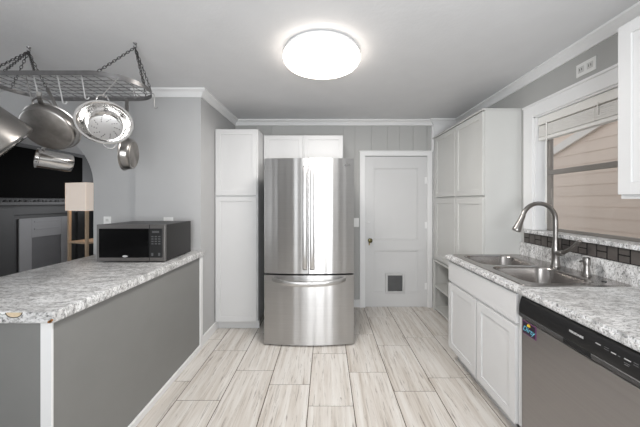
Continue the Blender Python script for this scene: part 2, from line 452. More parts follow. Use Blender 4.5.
bm = NB(); tube(bm, [(1.712, 2.06, 2.00), (1.712, 2.06, 1.20)], .0045, 6); link('tilt_wand', bm, 'blind_white', bl)
bm = NB(); bx(bm, 1.710, 1.717, 1.669, 1.675, 1.955, 2.0, .001); tube(bm, [(1.713,1.672,1.955),(1.713,1.672,1.92)], .004, 8); link('cord_lock', bm, 'blind_white', bl)

hs = thing('neighbouring_house', 'tan lap-sided house wall seen through the window', 'house', (3.75, 3, -.5))
bm = NB()
for k in range(26):
    z = -.5+k*.15
    prism(bm, [(3.60, z), (3.606, z+.151), (3.8, z+.151), (3.8, z)], 'y', -1, 7.6)
link('siding', bm, 'siding', hs, smooth=False)
bm = NB(); prism(bm, [(4.35,2.03),(4.35,2.14),(3.3,2.52),(3.3,2.40)], 'x', 3.555, 3.6); link('rake_board', bm, 'rake_beige', hs)
sbox('ground_outside', 'grout', 1.9, 3.6, -1, 7.6, -.55, -.5)

# ------------------------------------------------------------------ back door
dr = bpy.data.objects.new('door_1', None); C.objects.link(dr); dr['kind'] = 'structure'; dr.location = (.9, YB, 0); ORG['door_1'] = Vector((.9, YB, 0))
x0, x1 = DX0+.005, DX1-.005; y0 = YB-.004; st = .115
bm = NB()
zr = [(0.006, .19), (.735, .875), (1.80, DZ-.006)]
bx(bm, x0, x0+st, y0, y0+.035, .006, DZ-.006, .0015); bx(bm, x1-st, x1, y0, y0+.035, .006, DZ-.006, .0015)
for a, b_ in zr: bx(bm, x0+st-.001, x1-st+.001, y0+.0002, y0+.035, a, b_, .0015)
bx(bm, x0+.05, x1-.05, y0+.012, y0+.03, .05, 1.9)
for a, b_ in ((.19, .735), (.875, 1.80)):
    for q in ((x0+st, x0+st+.012, a, b_), (x1-st-.012, x1-st, a, b_), (x0+st, x1-st, a, a+.012), (x0+st, x1-st, b_-.012, b_)):
        bx(bm, q[0], q[1], y0+.004, y0+.02, q[2], q[3], .003)
struct('door_panel', bm, 'cabinet_white', dr)
bm = NB(); lathe(bm, [(0,0),(.024,0),(.024,.004),(.011,.008),(.011,.03),(.024,.036),(.03,.05),(.024,.064),(0,.068)], axis_m((.566, y0, .868), (0,-1,0)), 24); link('door_knob', bm, 'knob_dark', dr)
bm = NB(); bx(bm, .553, .566, y0-.004, y0, .80, .835, .002); link('keyhole_plate', bm, 'brass', dr)
bm = NB(); bx(bm, .52, .57, y0-.006, y0, 1.095, 1.11, .002); bx(bm, .53, .555, y0-.016, y0-.005, 1.09, 1.115, .003); link('slide_bolt', bm, 'trim_white', dr)
for z in (.23, 1.60, 1.02):
    bm = NB(); tube(bm, [(x1+.004, y0-.006, z), (x1+.004, y0-.006, z+.085)], .006, 8); bx(bm, x1-.03, x1+.004, y0-.0025, y0, z, z+.085, .0008); link('hinge', bm, 'trim_white', dr)
pf = NB(); px0, px1, pz0, pz1 = .768, 1.018, .178, .442; fr = .03
for q in ((px0, px0+fr, pz0, pz1), (px1-fr, px1, pz0, pz1), (px0+fr, px1-fr, pz0, pz0+fr), (px0+fr, px1-fr, pz1-fr, pz1)): bx(pf, q[0], q[1], y0-.014, y0+.02, q[2], q[3], .004)
bx(pf, .87, .915, y0-.022, y0-.01, pz0+.012, pz0+.035, .003)
pfo = link('pet_door_frame', pf, 'flap_frame', dr)
ORG[pfo.name] = ORG['door_1']
bm = NB(); bx(bm, px0+fr, px1-fr, y0-.006, y0+.01, pz0+fr, pz1-fr, .002); link('pet_door_flap', bm, 'flap_grey', pfo)
# light switch left of the door
sw = thing('light_switch', 'white light switch plate on back wall between fridge and door', 'light switch', (.39, YB, 1.04))
pbox('cover_plate', 'outlet_white', sw, .358, .428, YB-.006, YB, 1.04, 1.155, bev=.002)
pbox('toggle', 'outlet_white', sw, .389, .397, YB-.016, YB-.005, 1.085, 1.11, bev=.002)

# ------------------------------------------------------------------ ceiling light
cl = thing('ceiling_light', 'round white glowing flush light on the ceiling', 'ceiling light', (-.03, 1.87, CEIL))
T = Matrix.Translation((-.03, 1.87, 0))
glow = area('ceiling_light_glow', (-0.03, 1.87, 2.33), (0, 0, 0), 0.44, 0.44, 21, (1.0, 0.97, 0.94)); glow.data.shape = 'DISK'
bm = NB(); lathe(bm, [(0, CEIL), (.245, CEIL), (.262, CEIL-.01), (.266, CEIL-.03), (.25, CEIL-.035), (0, CEIL-.035)], T, 64); link('base_ring', bm, 'trim_white', cl)
bm = NB(); lathe(bm, [(.256, CEIL-.030), (.268, CEIL-.034), (.270, CEIL-.05), (.262, CEIL-.066), (.235, CEIL-.074), (.228, CEIL-.074), (.2, CEIL-.079), (0, CEIL-.082)], T, 64); link('diffuser', bm, 'diffuser', cl)

# ------------------------------------------------------------------ pantry + over-fridge cabinet + fridge
pc = thing('pantry_cabinet', 'tall white two-door pantry cabinet left of the fridge', 'cabinet', (-.95, 3.1, 0))
pbox('body', 'cabinet_white', pc, XL+.002, -.722, 2.82, YB-.002, .085, 2.14, bev=.001)
pbox('toe_kick', 'cabinet_white', pc, XL+.002, -.722, 2.87, 2.885, 0, .085)
for (a, b_) in ((1.434, 2.128), (.10, 1.420)):
    bm = NB(); shaker(bm, 'Y', 2.80, XL+.012, -.732, a, b_, rail=.05); link('door', bm, 'cabinet_white', pc)
oc = thing('wall_cabinet', 'small white two-door cabinet above the fridge', 'cabinet', (-.25, 3.2, 1.78))
pbox('body', 'cabinet_white', oc, -.718, .198, 3.05, YB-.002, 1.80, 2.13, bev=.001)
for a, b_ in ((-.708, -.268), (-.25, .19)):
    bm = NB(); shaker(bm, 'Y', 3.03, a, b_, 1.805, 2.12, rail=.045); link('door', bm, 'cabinet_white', oc)

fr_ = thing('refrigerator', 'stainless steel french door fridge with bottom freezer', 'refrigerator', (-.15, 2.95, 0))
FX0, FX1, FC = -.589, .266, -.161
pbox('body', 'fridge_side', fr_, FX0+.006, FX1-.006, 2.605, 3.37, .045, 1.755, bev=.004)
def arcpts(a, b_, yb, n=40, sag=.032, y_front=2.495):
    P = []
    for i in range(n+1):
        x = a+(b_-a)*i/n; u = (x-FC)/((FX1-FX0)/2)
        P.append((x, y_front+sag*u*u+.00045*math.sin(x*47+1)+.0003*math.sin(x*88)))
    return P+[(b_, yb), (a, yb)]
for nm, a, b_, z0, z1 in (('left_door', FX0, -.1685, .688, 1.78), ('right_door', -.1615, FX1, .688, 1.78), ('freezer_drawer', FX0, FX1, .014, .672)):
    bm = NB(); prism(bm, arcpts(a, b_, 2.60), 'z', z0, z1, .004)
    d = link('fridge_door' if 'door' in nm else 'freezer_drawer', bm, 'steel', fr_)
    if nm == 'left_door': dl = d
    elif nm == 'right_door': drr = d
    else: dd = d
for par, xh in ((dl, -.198), (drr, -.131)):
    bm = NB()
    P = [(xh, 2.50, 1.70), (xh, 2.462, 1.685)]+[(xh, 2.445-.006*math.sin(PI*k/8), 1.66-.86*k/8-.03) for k in range(9)]+[(xh, 2.462, .745), (xh, 2.50, .73)]
    tube(bm, P, .01, 12, flat=(.020, .008)); link('handle', bm, 'handle_steel', par)
bm = NB(); P = []
for k in range(25):
    u = -1+2*k/24; P.append((FC+.345*u, 2.43+.09*u**4-.0, .635-.028*(1-u*u)))
tube(bm, P, .01, 12, flat=(.009, .020)); link('handle', bm, 'handle_steel', dd)
bm = NB(); bx(bm, FX0+.02, FX1-.02, 2.60, 2.63, .0, .05); link('base_grille', bm, 'dark_gap', fr_)
for x in (FX0+.06, FX1-.06):
    bm = NB(); lathe(bm, [(0,-.012),(.02,-.012),(.02,.012),(0,.012)], axis_m((x, 2.66, .02), (1,0,0)), 16); link('wheel', bm, 'dark_gap', fr_)
bm = NB(); lathe(bm, [(0,0),(.011,0),(.011,.002),(0,.002)], axis_m((.185, 2.513, 1.715), (0,-1,0)), 24); link('maker_badge', bm, 'panel_grey', drr)
text_part('maker_mark', 'LG', .026, 'panel_grey', drr, face_mY(.215, 2.5145, 1.715) )

# ------------------------------------------------------------------ peninsula
pn = thing('peninsula', 'grey painted kitchen peninsula with white corner strip', 'kitchen island', (-1.6, 1.8, 0))
XE = -1.14; YN = 1.106
bm = NB(); bx(bm, -1.93, -1.17, YN+.028, YP-.002, .0, .862, 0); link('panel', bm, 'peninsula_grey', pn)
bm = NB(); bx(bm, -1.214, -1.167, YN+.020, YN+.0295, 0, .861, .001); link('corner_strip', bm, 'trim_white', pn)
bm = NB(); bx(bm, -1.1715, -1.160, YP-.05, YP-.004, 0, .861, .001); link('end_strip', bm, 'trim_white', pn)
bm = NB(); bx(bm, -1.1715, -1.155, YN+.034, YP-.045, 0, .045, .003); link('base_moulding', bm, 'trim_white', pn)
ct = thing('peninsula_worktop', 'speckled grey-white laminate worktop on the peninsula with chipped corner', 'worktop', (-1.6, 1.8, .862))
bm = NB(); bx(bm, -2.0, XE, YN, YP-.002, .862, .911, .007, 3); link('slab', bm, 'granite', ct)
# chipped half-moon on front edge and chipped corner
bm = NB(); P = [(-1.302+.034*math.cos(PI*k/14)*-1, .9085-.020*math.sin(PI*k/14)) for k in range(15)]
prism(bm, P, 'y', YN-.0008, YN+.01); link('chip', bm, 'chip_wood', ct)
bm = NB(); tube(bm, [(p[0], YN-.0008, p[1]) for p in P], .0016, 6); link('chip_edge', bm, 'dark_gap', ct)
bm = NB(); 
for k in range(7): 
    s = .004+.004*random.random(); x = XE-.004-.012*random.random(); z = .868+.010*random.random(); bx(bm, x-s, x+s*.6, YN-.001, YN+.008, z-s*.6, z+s*.6, .001)
link('corner_chip', bm, 'rust', ct)

# microwave
mw = thing('microwave_oven', 'silver and black microwave oven on the peninsula worktop', 'microwave', (-1.474, 2.2, .911))
mx0, mx1, my0, my1, mz0, mz1 = -1.732, -1.216, 2.0, 2.385, .922, 1.197
pbox('body', 'micro_side', mw, mx0+.004, mx1, my0+.02, my1, mz0, mz1-.001, bev=.004)
pbox('front_frame', 'micro_steel', mw, mx0, mx1+.002, my0, my0+.022, mz0-.002, mz1, bev=.003)
dpo = pbox('door', 'black_gloss', mw, mx0+.022, mx1-.118, my0-.006, my0+.004, mz0+.026, mz1-.03, bev=.002)
pbox('door_seam', 'dark_gap', mw, mx1-.1175, mx1-.114, my0-.001, my0+.01, mz0, mz1)
cp = pbox('control_panel', 'black_plastic', mw, mx1-.113, mx1-.018, my0-.006, my0+.004, mz0+.026, mz1-.03, bev=.002)
bm = NB(); bx(bm, mx1-.092, mx1-.04, my0-.007, my0-.005, mz1-.062, mz1-.048); link('display', bm, 'panel_grey', cp)
for r in range(4):
    for c in range(3):
        x = mx1-.098+c*.026; z = mz1-.090-r*.018; pbox('button', 'panel_grey', cp, x, x+.016, my0-.0075, my0-.005, z-.004, z+.004)
for c in (0, 2):
    x = mx1-.098+c*.026; pbox('button', 'panel_grey', cp, x, x+.014, my0-.0075, my0-.005, mz0+.04, mz0+.062)
bm = NB(); lathe(bm, [(0,0),(.02,0),(.02,.0015),(0,.0015)], axis_m((-1.512, my0-.006, mz0+.037), (0,-1,0)) @ Matrix.Diagonal((1,.38,1,1)), 24); link('maker_badge', bm, 'print_grey', dpo)
for x in (mx0+.04, mx1-.04):
    for y in (my0+.05, my1-.05):
        bm = NB(); lathe(bm, [(0,0),(.014,0),(.014,.0112),(0,.0112)], Matrix.Translation((x,y,.911)), 14); link('foot', bm, 'black_plastic', mw)

def outlet_y(x, z, w_, h_, y, label, horiz=False):
    t = thing('wall_outlet', label, 'outlet', (x, y, z-h_/2))
    pbox('cover_plate', 'outlet_white', t, x-w_/2, x+w_/2, y-.006, y, z-h_/2, z+h_/2, bev=.002)
    for s in (-1, 1):
        cx, cz = (x+s*w_*.24, z) if horiz else (x, z+s*h_*.2)
        pbox('socket', 'cabinet_warm', t, cx-.013, cx+.013, y-.008, y-.005, cz-.012, cz+.012, bev=.001)
outlet_y(-2.085, 1.17, .07, .115, YP+.03, 'white wall outlet left of the microwave beside the arch')
outlet_y(-1.485, 1.165, .09, .115, YP, 'white wall outlet peeking out above the microwave', True)
ot = thing('wall_outlet', 'white double outlet plate on right wall above the window', 'outlet', (XW, 1.73, 2.205))
pbox('cover_plate', 'outlet_white', ot, XW-.006, XW, 1.665, 1.795, 2.205, 2.29, bev=.002)
for y in (1.70, 1.76):
    so = pbox('socket', 'cabinet_warm', ot, XW-.0085, XW-.005, y-.02, y+.02, 2.228, 2.267, bev=.001)
    bm = NB(); bx(bm, XW-.0092, XW-.008, y-.009, y-.006, 2.24, 2.255); bx(bm, XW-.0092, XW-.008, y+.006, y+.009, 2.24, 2.255); link('slot', bm, 'dark_gap', so)

# ------------------------------------------------------------------ tall cabinet right
tc_ = thing('tall_cabinet', 'tall white built-in cabinet in far right corner with open lower shelves', 'cabinet', (1.54, 2.85, 0))
TX = 1.363; TY0, TY1 = 2.302, 3.39
bm = NB(); bx(bm, TX+.02, XW-.001, TY0, TY1, .64, 2.165, .001)                 # upper closed carcass
bx(bm, TX+.02, XW-.001, TY0, TY0+.02, 0, .64); bx(bm, TX+.02, XW-.001, TY1-.02, TY1, 0, .64); bx(bm, XW-.012, XW-.001, TY0, TY1, 0, .64)
bx(bm, TX+.004, TX+.021, TY1-.05, TY1, 0, .64, .001); bx(bm, TX+.004, TX+.021, TY0, TY0+.05, 0, .64, .001)
link('body', bm, 'cabinet_warm', tc_)
pbox('cornice', 'cabinet_warm', tc_, TX-.004, XW-.001, TY0-.004, TY1, 2.166, 2.180, bev=.002)
ym = 2.80
for z0, z1 in ((1.425, 2.155), (.66, 1.402)):
    for a, b_ in ((TY0+.004, ym-.006), (ym+.006, 3.31)):
        bm = NB(); shaker(bm, 'X', TX, a, b_, z0, z1, t=.019, rail=.055); link('door', bm, 'cabinet_warm', tc_)
for z in (.02, .30, .618):
    pbox('shelf', 'cabinet_warm', tc_, TX+(.0 if z > .1 else .012), XW-.012, TY0+.02, TY1-.02, z, z+.022, bev=.002)

# ------------------------------------------------------------------ sink base cabinet
sb = thing('base_cabinet', 'white two-door base cabinet under the sink', 'cabinet', (1.38, 1.87, 0))
BX = 1.06; BY0, BY1 = 1.443, 2.30
bm = NB(); bx(bm, BX+.018, XW-.002, BY0, BY1, .105, .125); bx(bm, BX+.018, XW-.002, BY0, BY0+.016, .125, .868); bx(bm, BX+.018, XW-.002, BY1-.016, BY1, .125, .868); bx(bm, XW-.014, XW-.002, BY0, BY1, .125, .868); bx(bm, BX+.018, BX+.034, BY0, BY1, .105, .868, .001); link('body', bm, 'cabinet_white', sb)
pbox('toe_kick', 'cabinet_white', sb, BX+.085, BX+.10, BY0, BY1, 0, .105)
yc = 1.873
for a, b_ in ((1.486, yc-.006), (yc+.006, BY1-.004)):
    bm = NB(); shaker(bm, 'X', BX, a, b_, .122, .672, t=.018, rail=.055); link('door', bm, 'cabinet_white', sb)
bm = NB(); bx(bm, BX, BX+.018, 1.478, BY1-.004, .692, .858, .003); link('drawer_front', bm, 'cabinet_white', sb)
# dishwasher
dw = thing('dishwasher', 'stainless dishwasher with black control panel under the right worktop', 'dishwasher', (1.35, 1.14, 0))
DY0, DY1 = .842, 1.438
pbox('body', 'dark_gap', dw, 1.085, 1.66, DY0+.004, DY1-.004, .02, .862)
bm = NB(); prism(bm, [(1.060, .115), (1.060, .738), (1.066, .744), (1.085, .744), (1.085, .115)], 'y', DY0+.003, DY1-.003, .002); fdoor = link('door', bm, 'dish_steel', dw)
pbox('kick_plate', 'black_plastic', dw, 1.11, 1.13, DY0, DY1, 0, .11)
# control panel : curved section; a dark block stands for the shade in the hand pocket
prof = [(1.086, .864), (1.070, .864), (1.060, .858), (1.054, .845), (1.048, .815), (1.045, .785), (1.047, .762), (1.053, .750), (1.060, .745), (1.086, .745)]
bm = NB(); prism(bm, prof, 'y', DY0+.002, DY1-.002, .001); cpn = link('control_panel', bm, 'black_plastic', dw)
bm = NB(); prism(bm, [(1.050,.752),(1.0440,.760),(1.0430,.771),(1.046,.774),(1.052,.765)], 'y', DY0+.003, DY1-.004); link('grip_lip', bm, 'lip_grey', cpn)
bm = NB(); prism(bm, [(1.0422,.756),(1.0422,.773),(1.048,.779),(1.056,.752)], 'y', 1.045, 1.165); link('pocket_shade', bm, 'dark_gap', cpn)
text_part('maker_name', 'FRIGIDAIRE', .0125, 'print_grey', cpn, face_mX(1.0458, 1.108, .818) @ Matrix.Rotation(-.1, 4, 'X'), bold=True)
for y, wd, z, m_ in ((1.022, .018, .822, 'print_grey'), (.991, .016, .825, 'panel_grey'), (.991, .016, .818, 'panel_grey'), (.966, .016, .818, 'print_grey'), (.948, .007, .818, 'panel_grey'),
                     (.9215, .020, .820, 'print_grey'), (.9215, .018, .808, 'panel_grey'), (.9215, .014, .802, 'panel_grey'), (.896, .014, .823, 'panel_grey'), (.896, .014, .816, 'panel_grey')):
    xo = 1.0475+(z-.815)*.2
    bm = NB(); bx(bm, xo-.0006, xo+.004, y-wd/2, y+wd/2, z, z+(.0032 if m_ == 'print_grey' else .002)); link('button_mark', bm, m_, cpn)
mg = thing('magnet', 'small dark magnet with blue script stuck on the dishwasher door', 'magnet', (1.058, 1.38, .67))
pbox('backing', 'magnet_edge', mg, 1.0575, 1.0598, 1.335, 1.425, .670, .738, bev=.0006)
pbox('face', 'magnet_dark', mg, 1.0568, 1.0578, 1.339, 1.421, .674, .734)
text_part('script', 'Dirty', .037, 'magnet_blue', mg, face_mX(1.0567, 1.380, .698) @ Matrix(((1,.4,0,0),(0,1,0,0),(0,0,1,0),(0,0,0,1))))
bm = NB(); prism(bm, [(1.395,.717),(1.389,.730),(1.375,.732),(1.368,.722),(1.379,.716)], 'x', 1.0560, 1.0570); link('yellow_emblem', bm, 'magnet_yellow', mg)

# ------------------------------------------------------------------ right worktop with sink hole
rw = thing('sink_worktop', 'speckled grey-white laminate worktop with upstand on the right around the sink', 'worktop', (1.37, 1.3, .87))
SX0, SX1, SY0, SY1 = 1.083, 1.672, 1.44, 2.285
bm = NB()
def ring_slab(bm, X0, X1, Y0, Y1, hx0, hx1, hy0, hy1, z0, z1, bull=.012):
    o_ = [(X0,Y0),(X1,Y0),(X1,Y1),(X0,Y1)]; i_ = [(hx0,hy0),(hx1,hy0),(hx1,hy1),(hx0,hy1)]
    V = {}
    for nm, P, z in (('ot',o_,z1),('ob',o_,z0),('it',i_,z1),('ib',i_,z0)): V[nm] = [bm.verts.new((p[0],p[1],z)) for p in P]
    fe = []
    for k in range(4):
        l = (k+1)%4
        bm.faces.new((V['ot'][k],V['ot'][l],V['it'][l],V['it'][k])); bm.faces.new((V['ob'][k],V['ib'][k],V['ib'][l],V['ob'][l]))
        f = bm.faces.new((V['ot'][k],V['ob'][k],V['ob'][l],V['ot'][l])); bm.faces.new((V['it'][k],V['it'][l],V['ib'][l],V['ib'][k]))
    e = [bm.edges.get((V['ot'][0],V['ot'][3])), bm.edges.get((V['ob'][0],V['ob'][3]))]
    if bull: bmesh.ops.bevel(bm, geom=[x for x in e if x], offset=bull, segments=4, affect='EDGES')
ring_slab(bm, 1.035, XW-.001, .42, TY0-.002, SX0+.015, SX1-.015, SY0+.015, SY1-.015, .870, .910)
link('slab', bm, 'granite', rw)
bm = NB(); bx(bm, XW-.022, XW-.001, .42, TY0-.002, .9095, 1.022, .004); link('upstand', bm, 'granite', rw)
# slate mosaic strip
ts = thing('tile_backsplash', 'strip of dark brown mosaic tiles between worktop upstand and window sill', 'backsplash', (XW-.01, 1.4, 1.022))
pbox('grout', 'sill_grout', ts, XW-.008, XW-.001, .6, 2.264, 1.0225, 1.109)
bm = NB(); y = 2.260; k = 1
while y > .66:
    wt = .052
    if k % 2 == 0: bx(bm, XW-.012, XW-.006, y-wt, y, 1.027, 1.106, .001)
    else: bx(bm, XW-.012, XW-.006, y-wt, y, 1.027, 1.062, .001); bx(bm, XW-.012, XW-.006, y-wt, y, 1.070, 1.106, .001)
    y -= wt+.009; k += 1
link('tiles', bm, 'slate_tile', ts, smooth=False)

# sink
sk = thing('kitchen_sink', 'stainless double bowl drop-in sink in the right worktop', 'sink', (1.37, 1.87, .91))
def rrect(x0, x1, y0, y1, r, n=6):
    P = []
    for cx, cy, a0 in ((x1-r, y0+r, -PI/2), (x1-r, y1-r, 0), (x0+r, y1-r, PI/2), (x0+r, y0+r, PI)):
        for k in range(n+1):
            a = a0+PI/2*k/n; P.append((cx+r*math.cos(a), cy+r*math.sin(a)))
    return P
bowls = [(1.136, 1.545, 1.90, 2.25), (1.136, 1.545, 1.478, 1.868)]
bm = NB()
def loop_fill(bm, outer, holes, z):
    es = []
    for P in [outer]+holes:
        vs = [bm.verts.new((p[0], p[1], z)) for p in P]
        for i in range(len(vs)): es.append(bm.edges.new((vs[i], vs[(i+1)%len(vs)])))
    bmesh.ops.triangle_fill(bm, edges=es, use_beauty=True)
out = rrect(SX0, SX1, SY0, SY1, .03); 
hol = [rrect(b[0], b[1], b[2], b[3], .085) for b in bowls]
loop_fill(bm, out, hol, .9155)
# outer lip down to worktop
A = [bm.verts.new((p[0], p[1], .9155)) for p in out]; cx, cy = 1.3675, 1.87
B = [bm.verts.new((p[0]+(.004 if p[0] > cx else -.004), p[1]+(.004 if p[1] > cy else -.004), .9103)) for p in out]
for i in range(len(A)): bm.faces.new((A[i], A[(i+1)%len(A)], B[(i+1)%len(A)], B[i]))
bmesh.ops.remove_doubles(bm, verts=bm.verts[:], dist=.0001)
link('rim', bm, 'sink_steel', sk)
for b in bowls:
    bm = NB(); R = []
    for dz, ins in ((.9155, 0), (.911, .004), (.90, .007), (.78, .016), (.752, .028), (.742, .055)):
        P = rrect(b[0]+ins, b[1]-ins, b[2]+ins, b[3]-ins, .085, 6); R.append([bm.verts.new((p[0], p[1], dz)) for p in P])
    for p_, q_ in zip(R, R[1:]):
        for i in range(len(p_)): bm.faces.new((p_[i], p_[(i+1)%len(p_)], q_[(i+1)%len(p_)], q_[i]))
    bm.faces.new(R[-1]); bo = link('bowl', bm, 'sink_steel', sk)
    bm = NB(); cx, cy = (b[0]+b[1])/2, (b[2]+b[3])/2
    lathe(bm, [(0,.7425),(.03,.7425),(.034,.746),(.043,.746),(.044,.743)], Matrix.Translation((cx,cy,0)), 28); link('drain', bm, 'nickel', bo)
# faucet
fc = thing('kitchen_faucet', 'brushed nickel gooseneck faucet behind the sink', 'faucet', (1.62, 1.87, .9155))
bm = NB(); lathe(bm, [(0,.9155),(.030,.9155),(.030,.922),(.026,.928),(.024,.95),(.0215,.985),(.024,1.0),(.024,1.03),(.019,1.06),(.0165,1.09),(.0155,1.10),(0,1.10)], Matrix.Translation((1.62,1.87,0)), 28); link('base', bm, 'nickel', fc)
bm = NB(); P = [(1.62,1.87,1.08),(1.62,1.87,1.16),(1.62,1.87,1.24)]
for k in range(1, 17):
    a = PI*.93*k/16; P.append((1.62-.118+.118*math.cos(a), 1.87, 1.24+.118*math.sin(a)))
tube(bm, P, .0148, 16); sp = link('spout', bm, 'nickel', fc)
e = Vector(P[-1]); d = (Vector(P[-1])-Vector(P[-2])).normalized(); d = (d+Vector((-.22,0,-.2))).normalized()
bm = NB(); lathe(bm, [(0,-.01),(.0155,-.01),(.0165,.0),(.0165,.02),(.019,.045),(.026,.095),(.027,.108),(.025,.112),(0,.112)], axis_m(e, d), 24); link('spray_head', bm, 'nickel', fc)
bm = NB(); lathe(bm, [(0,.0),(.017,0),(.019,.01),(.019,.04),(.015,.048),(0,.05)], axis_m((1.62,1.86,1.012), (.0,-1,.12)), 20)
tube(bm, [(1.62,1.825,1.02),(1.62,1.80,1.028),(1.622,1.765,1.05),(1.624,1.73,1.082),(1.625,1.70,1.115),(1.627,1.692,1.12)], [.013,.013,.012,.012,.0135,.009], 12); link('lever', bm, 'nickel', fc)
sd = thing('soap_dispenser', 'short brushed nickel soap dispenser right of the faucet', 'soap dispenser', (1.608, 1.635, .9155))
Tm = Matrix.Translation((1.608, 1.635, 0))
bm = NB(); lathe(bm, [(0,.9155),(.024,.9155),(.024,.921),(.019,.926),(.0165,.95),(.015,.972),(.0145,.98),(0,.98)], Tm, 24); link('base', bm, 'nickel', sd)
bm = NB(); lathe(bm, [(0,.98),(.019,.98),(.0195,.985),(.0195,1.015),(.017,1.024),(.01,1.028),(0,1.029)], Tm, 24); tube(bm, [(1.608,1.635,1.008),(1.575,1.635,1.006),(1.565,1.635,1.0)], .006, 8); link('pump_head', bm, 'nickel', sd)
bm = NB(); lathe(bm, [(0,.9155),(.012,.9155),(.011,.919),(0,.920)], Matrix.Translation((1.585,1.51,0)), 16)
tag(link('sink_hole_cover', bm, 'black_plastic'), 'small dark round plug on the sink ledge near the soap dispenser', 'plug')

# upper right wall cabinet
uc = thing('wall_cabinet', 'white wall cabinet at right edge beside the window', 'cabinet', (1.53, .9, 1.385))
pbox('body', 'cabinet_white', uc, 1.388, XW-.027, .35, 1.246, 1.385, 2.19, bev=.001)
for a, b_ in ((.80, 1.243), (.354, .794)):
    bm = NB(); shaker(bm, 'X', 1.368, a, b_, 1.405, 2.185, t=.019, rail=.055); link('door', bm, 'cabinet_white', uc)

# ------------------------------------------------------------------ pot rack
RZ = 2.12; RY = 1.74; RR = .2; RXa, RXb = -1.92, -1.38
rk = thing('pot_rack', 'oval steel wire pot rack hanging on chains from the ceiling', 'pot rack', ((RXa+RXb)/2, RY, RZ))
outl = [(RXb+RR*math.sin(PI*k/18), RY-RR*math.cos(PI*k/18)) for k in range(19)]+[(RXa-RR*math.sin(PI*k/18), RY+RR*math.cos(PI*k/18)) for k in range(19)]
bm = NB(); vb = []
for z0, z1 in ((RZ-.014, RZ+.014),):
    n = len(outl); I = []; O = []
    for j, P in enumerate((outl,)):
        for (x, y) in P:
            cx = max(RXa, min(RXb, x)); dx, dy = x-cx, y-RY; l = math.hypot(dx, dy) or 1; ux, uy = dx/l, dy/l
            I.append((x-ux*.003, y-uy*.003)); O.append((x, y))
    rr = [[bm.verts.new((p[0], p[1], z)) for p in Q] for Q, z in ((O, z0), (O, z1), (I, z1), (I, z0))]
    for a in range(4):
        b_ = (a+1)%4
        for i in range(n): bm.faces.new((rr[a][i], rr[a][(i+1)%n], rr[b_][(i+1)%n], rr[b_][i]))
link('band', bm, 'rack_steel', rk)
bm = NB()
for k in range(1, 8):
    y = RY-RR+.05*k; hw = math.sqrt(max(0, RR*RR-(y-RY)**2)); tube(bm, [(RXa-hw, y, RZ), (RXb+hw, y, RZ)], .0022, 6)
for k in range(0, 13):
    x = RXa-.12+.065*k; cx = max(RXa, min(RXb, x)); hw = math.sqrt(max(.0001, RR*RR-(x-cx)**2)); tube(bm, [(x, RY-hw, RZ+.004), (x, RY+hw, RZ+.004)], .0022, 6)
link('wire_grid', bm, 'rack_steel', rk)
def chain(a, b_, name='chain'):
    a = Vector(a); b_ = Vector(b_); L = (b_-a).length; n = max(2, int(L/.021)); t = (b_-a).normalized()
    u = t.orthogonal().normalized(); v = t.cross(u); bm = NB()
    for i in range(n):
        c = a+(b_-a)*((i+.5)/n); s = u if i % 2 else v
        P = [c+t*(.0145*math.cos(2*PI*k/10))+s*(.0062*math.sin(2*PI*k/10)) for k in range(10)]
        tube(bm, P, .0021, 5, closed=True)
    link(name, bm, 'chain_steel', rk)
HR = (-1.263, 1.753, CEIL-.03); HL = (-2.02, 1.80, CEIL-.03)
for H in (HR, HL):
    bm = NB(); lathe(bm, [(0,0),(.012,0),(.010,.006),(.003,.008)], axis_m((H[0],H[1],CEIL),(0,0,-1)), 14)
    tube(bm, [(H[0],H[1],CEIL-.004),(H[0],H[1],CEIL-.012)]+[(H[0]+.011*math.sin(t),H[1],CEIL-.023+.011*math.cos(t)) for t in [k*PI/6 for k in range(0, 11)]], .0022, 6)
    link('ceiling_hook', bm, 'rack_steel', rk)
for t in ((-1.33, 1.547, RZ+.012), (-1.183, 1.73, RZ+.01), (-1.19, 1.80, RZ+.01), (-1.31, 1.93, RZ+.012)): chain(HR, t)
for t in ((-1.87, 1.542, RZ+.012), (-1.97, 1.55, RZ+.012), (-1.70, 1.545, RZ+.012), (-2.0, 1.925, RZ+.012), (-2.115, 1.78, RZ+.01)): chain(HL, t)
bm = NB()   # loose end of chain at right tip
def hook(x, y, ztop, zbot, label, r=.0032, dx=.0, dy=0, m='hook_white'):
    bm = NB(); R1 = .012
    P = [(x-R1+R1*math.cos(PI-PI*k/8), y, ztop-R1+R1*math.sin(PI-PI*k/8)) for k in range(9)]
    P += [(x+dx*.5, y+dy*.5, (ztop+zbot)/2)]
    P += [(x+dx+R1+R1*math.cos(PI+PI*k/8), y+dy, zbot+R1+R1*math.sin(PI+PI*k/8)) for k in range(9)]
    tube(bm, P, r, 6)
    return tag(link('pot_hook', bm, m), label, 'hook', 'hooks on the pot rack')
HT = RZ+.018
hook(-1.80, 1.59, HT, 1.985, 'short steel S hook on the rack just left of the big round pan', .0026, .03, .0, 'bright_steel')
hook(-1.765, 1.60, HT, 1.955, 'long white S hook above the big round pan, its left one', .0036, .06, -.02)
hook(-1.62, 1.60, HT, 1.955, 'long white S hook above the big round pan, its right one', .0036, .05, -.02)
hook(-1.475, 1.60, HT, 1.99, 'long white S hook hanging over the gap between pan and strainer', .0034, .02, 0)
hook(-1.245, 1.60, HT, 1.965, 'steel S hook holding the strainer bowl', .0026, -.03, -.09, 'bright_steel')
hook(-1.215, 1.66, HT, 2.03, 'short empty steel S hook right of the strainer bowl', .0024, .02, 0, 'bright_steel')
hook(-1.995, 1.60, HT, 2.0, 'steel S hook at the left end of the rack above the stockpot', .0026, 0, 0, 'bright_steel')
hook(-1.22, 1.88, HT, 2.03, 'thin steel S hook dangling at the right tip of the rack', .0022, 0, 0, 'rack_steel')

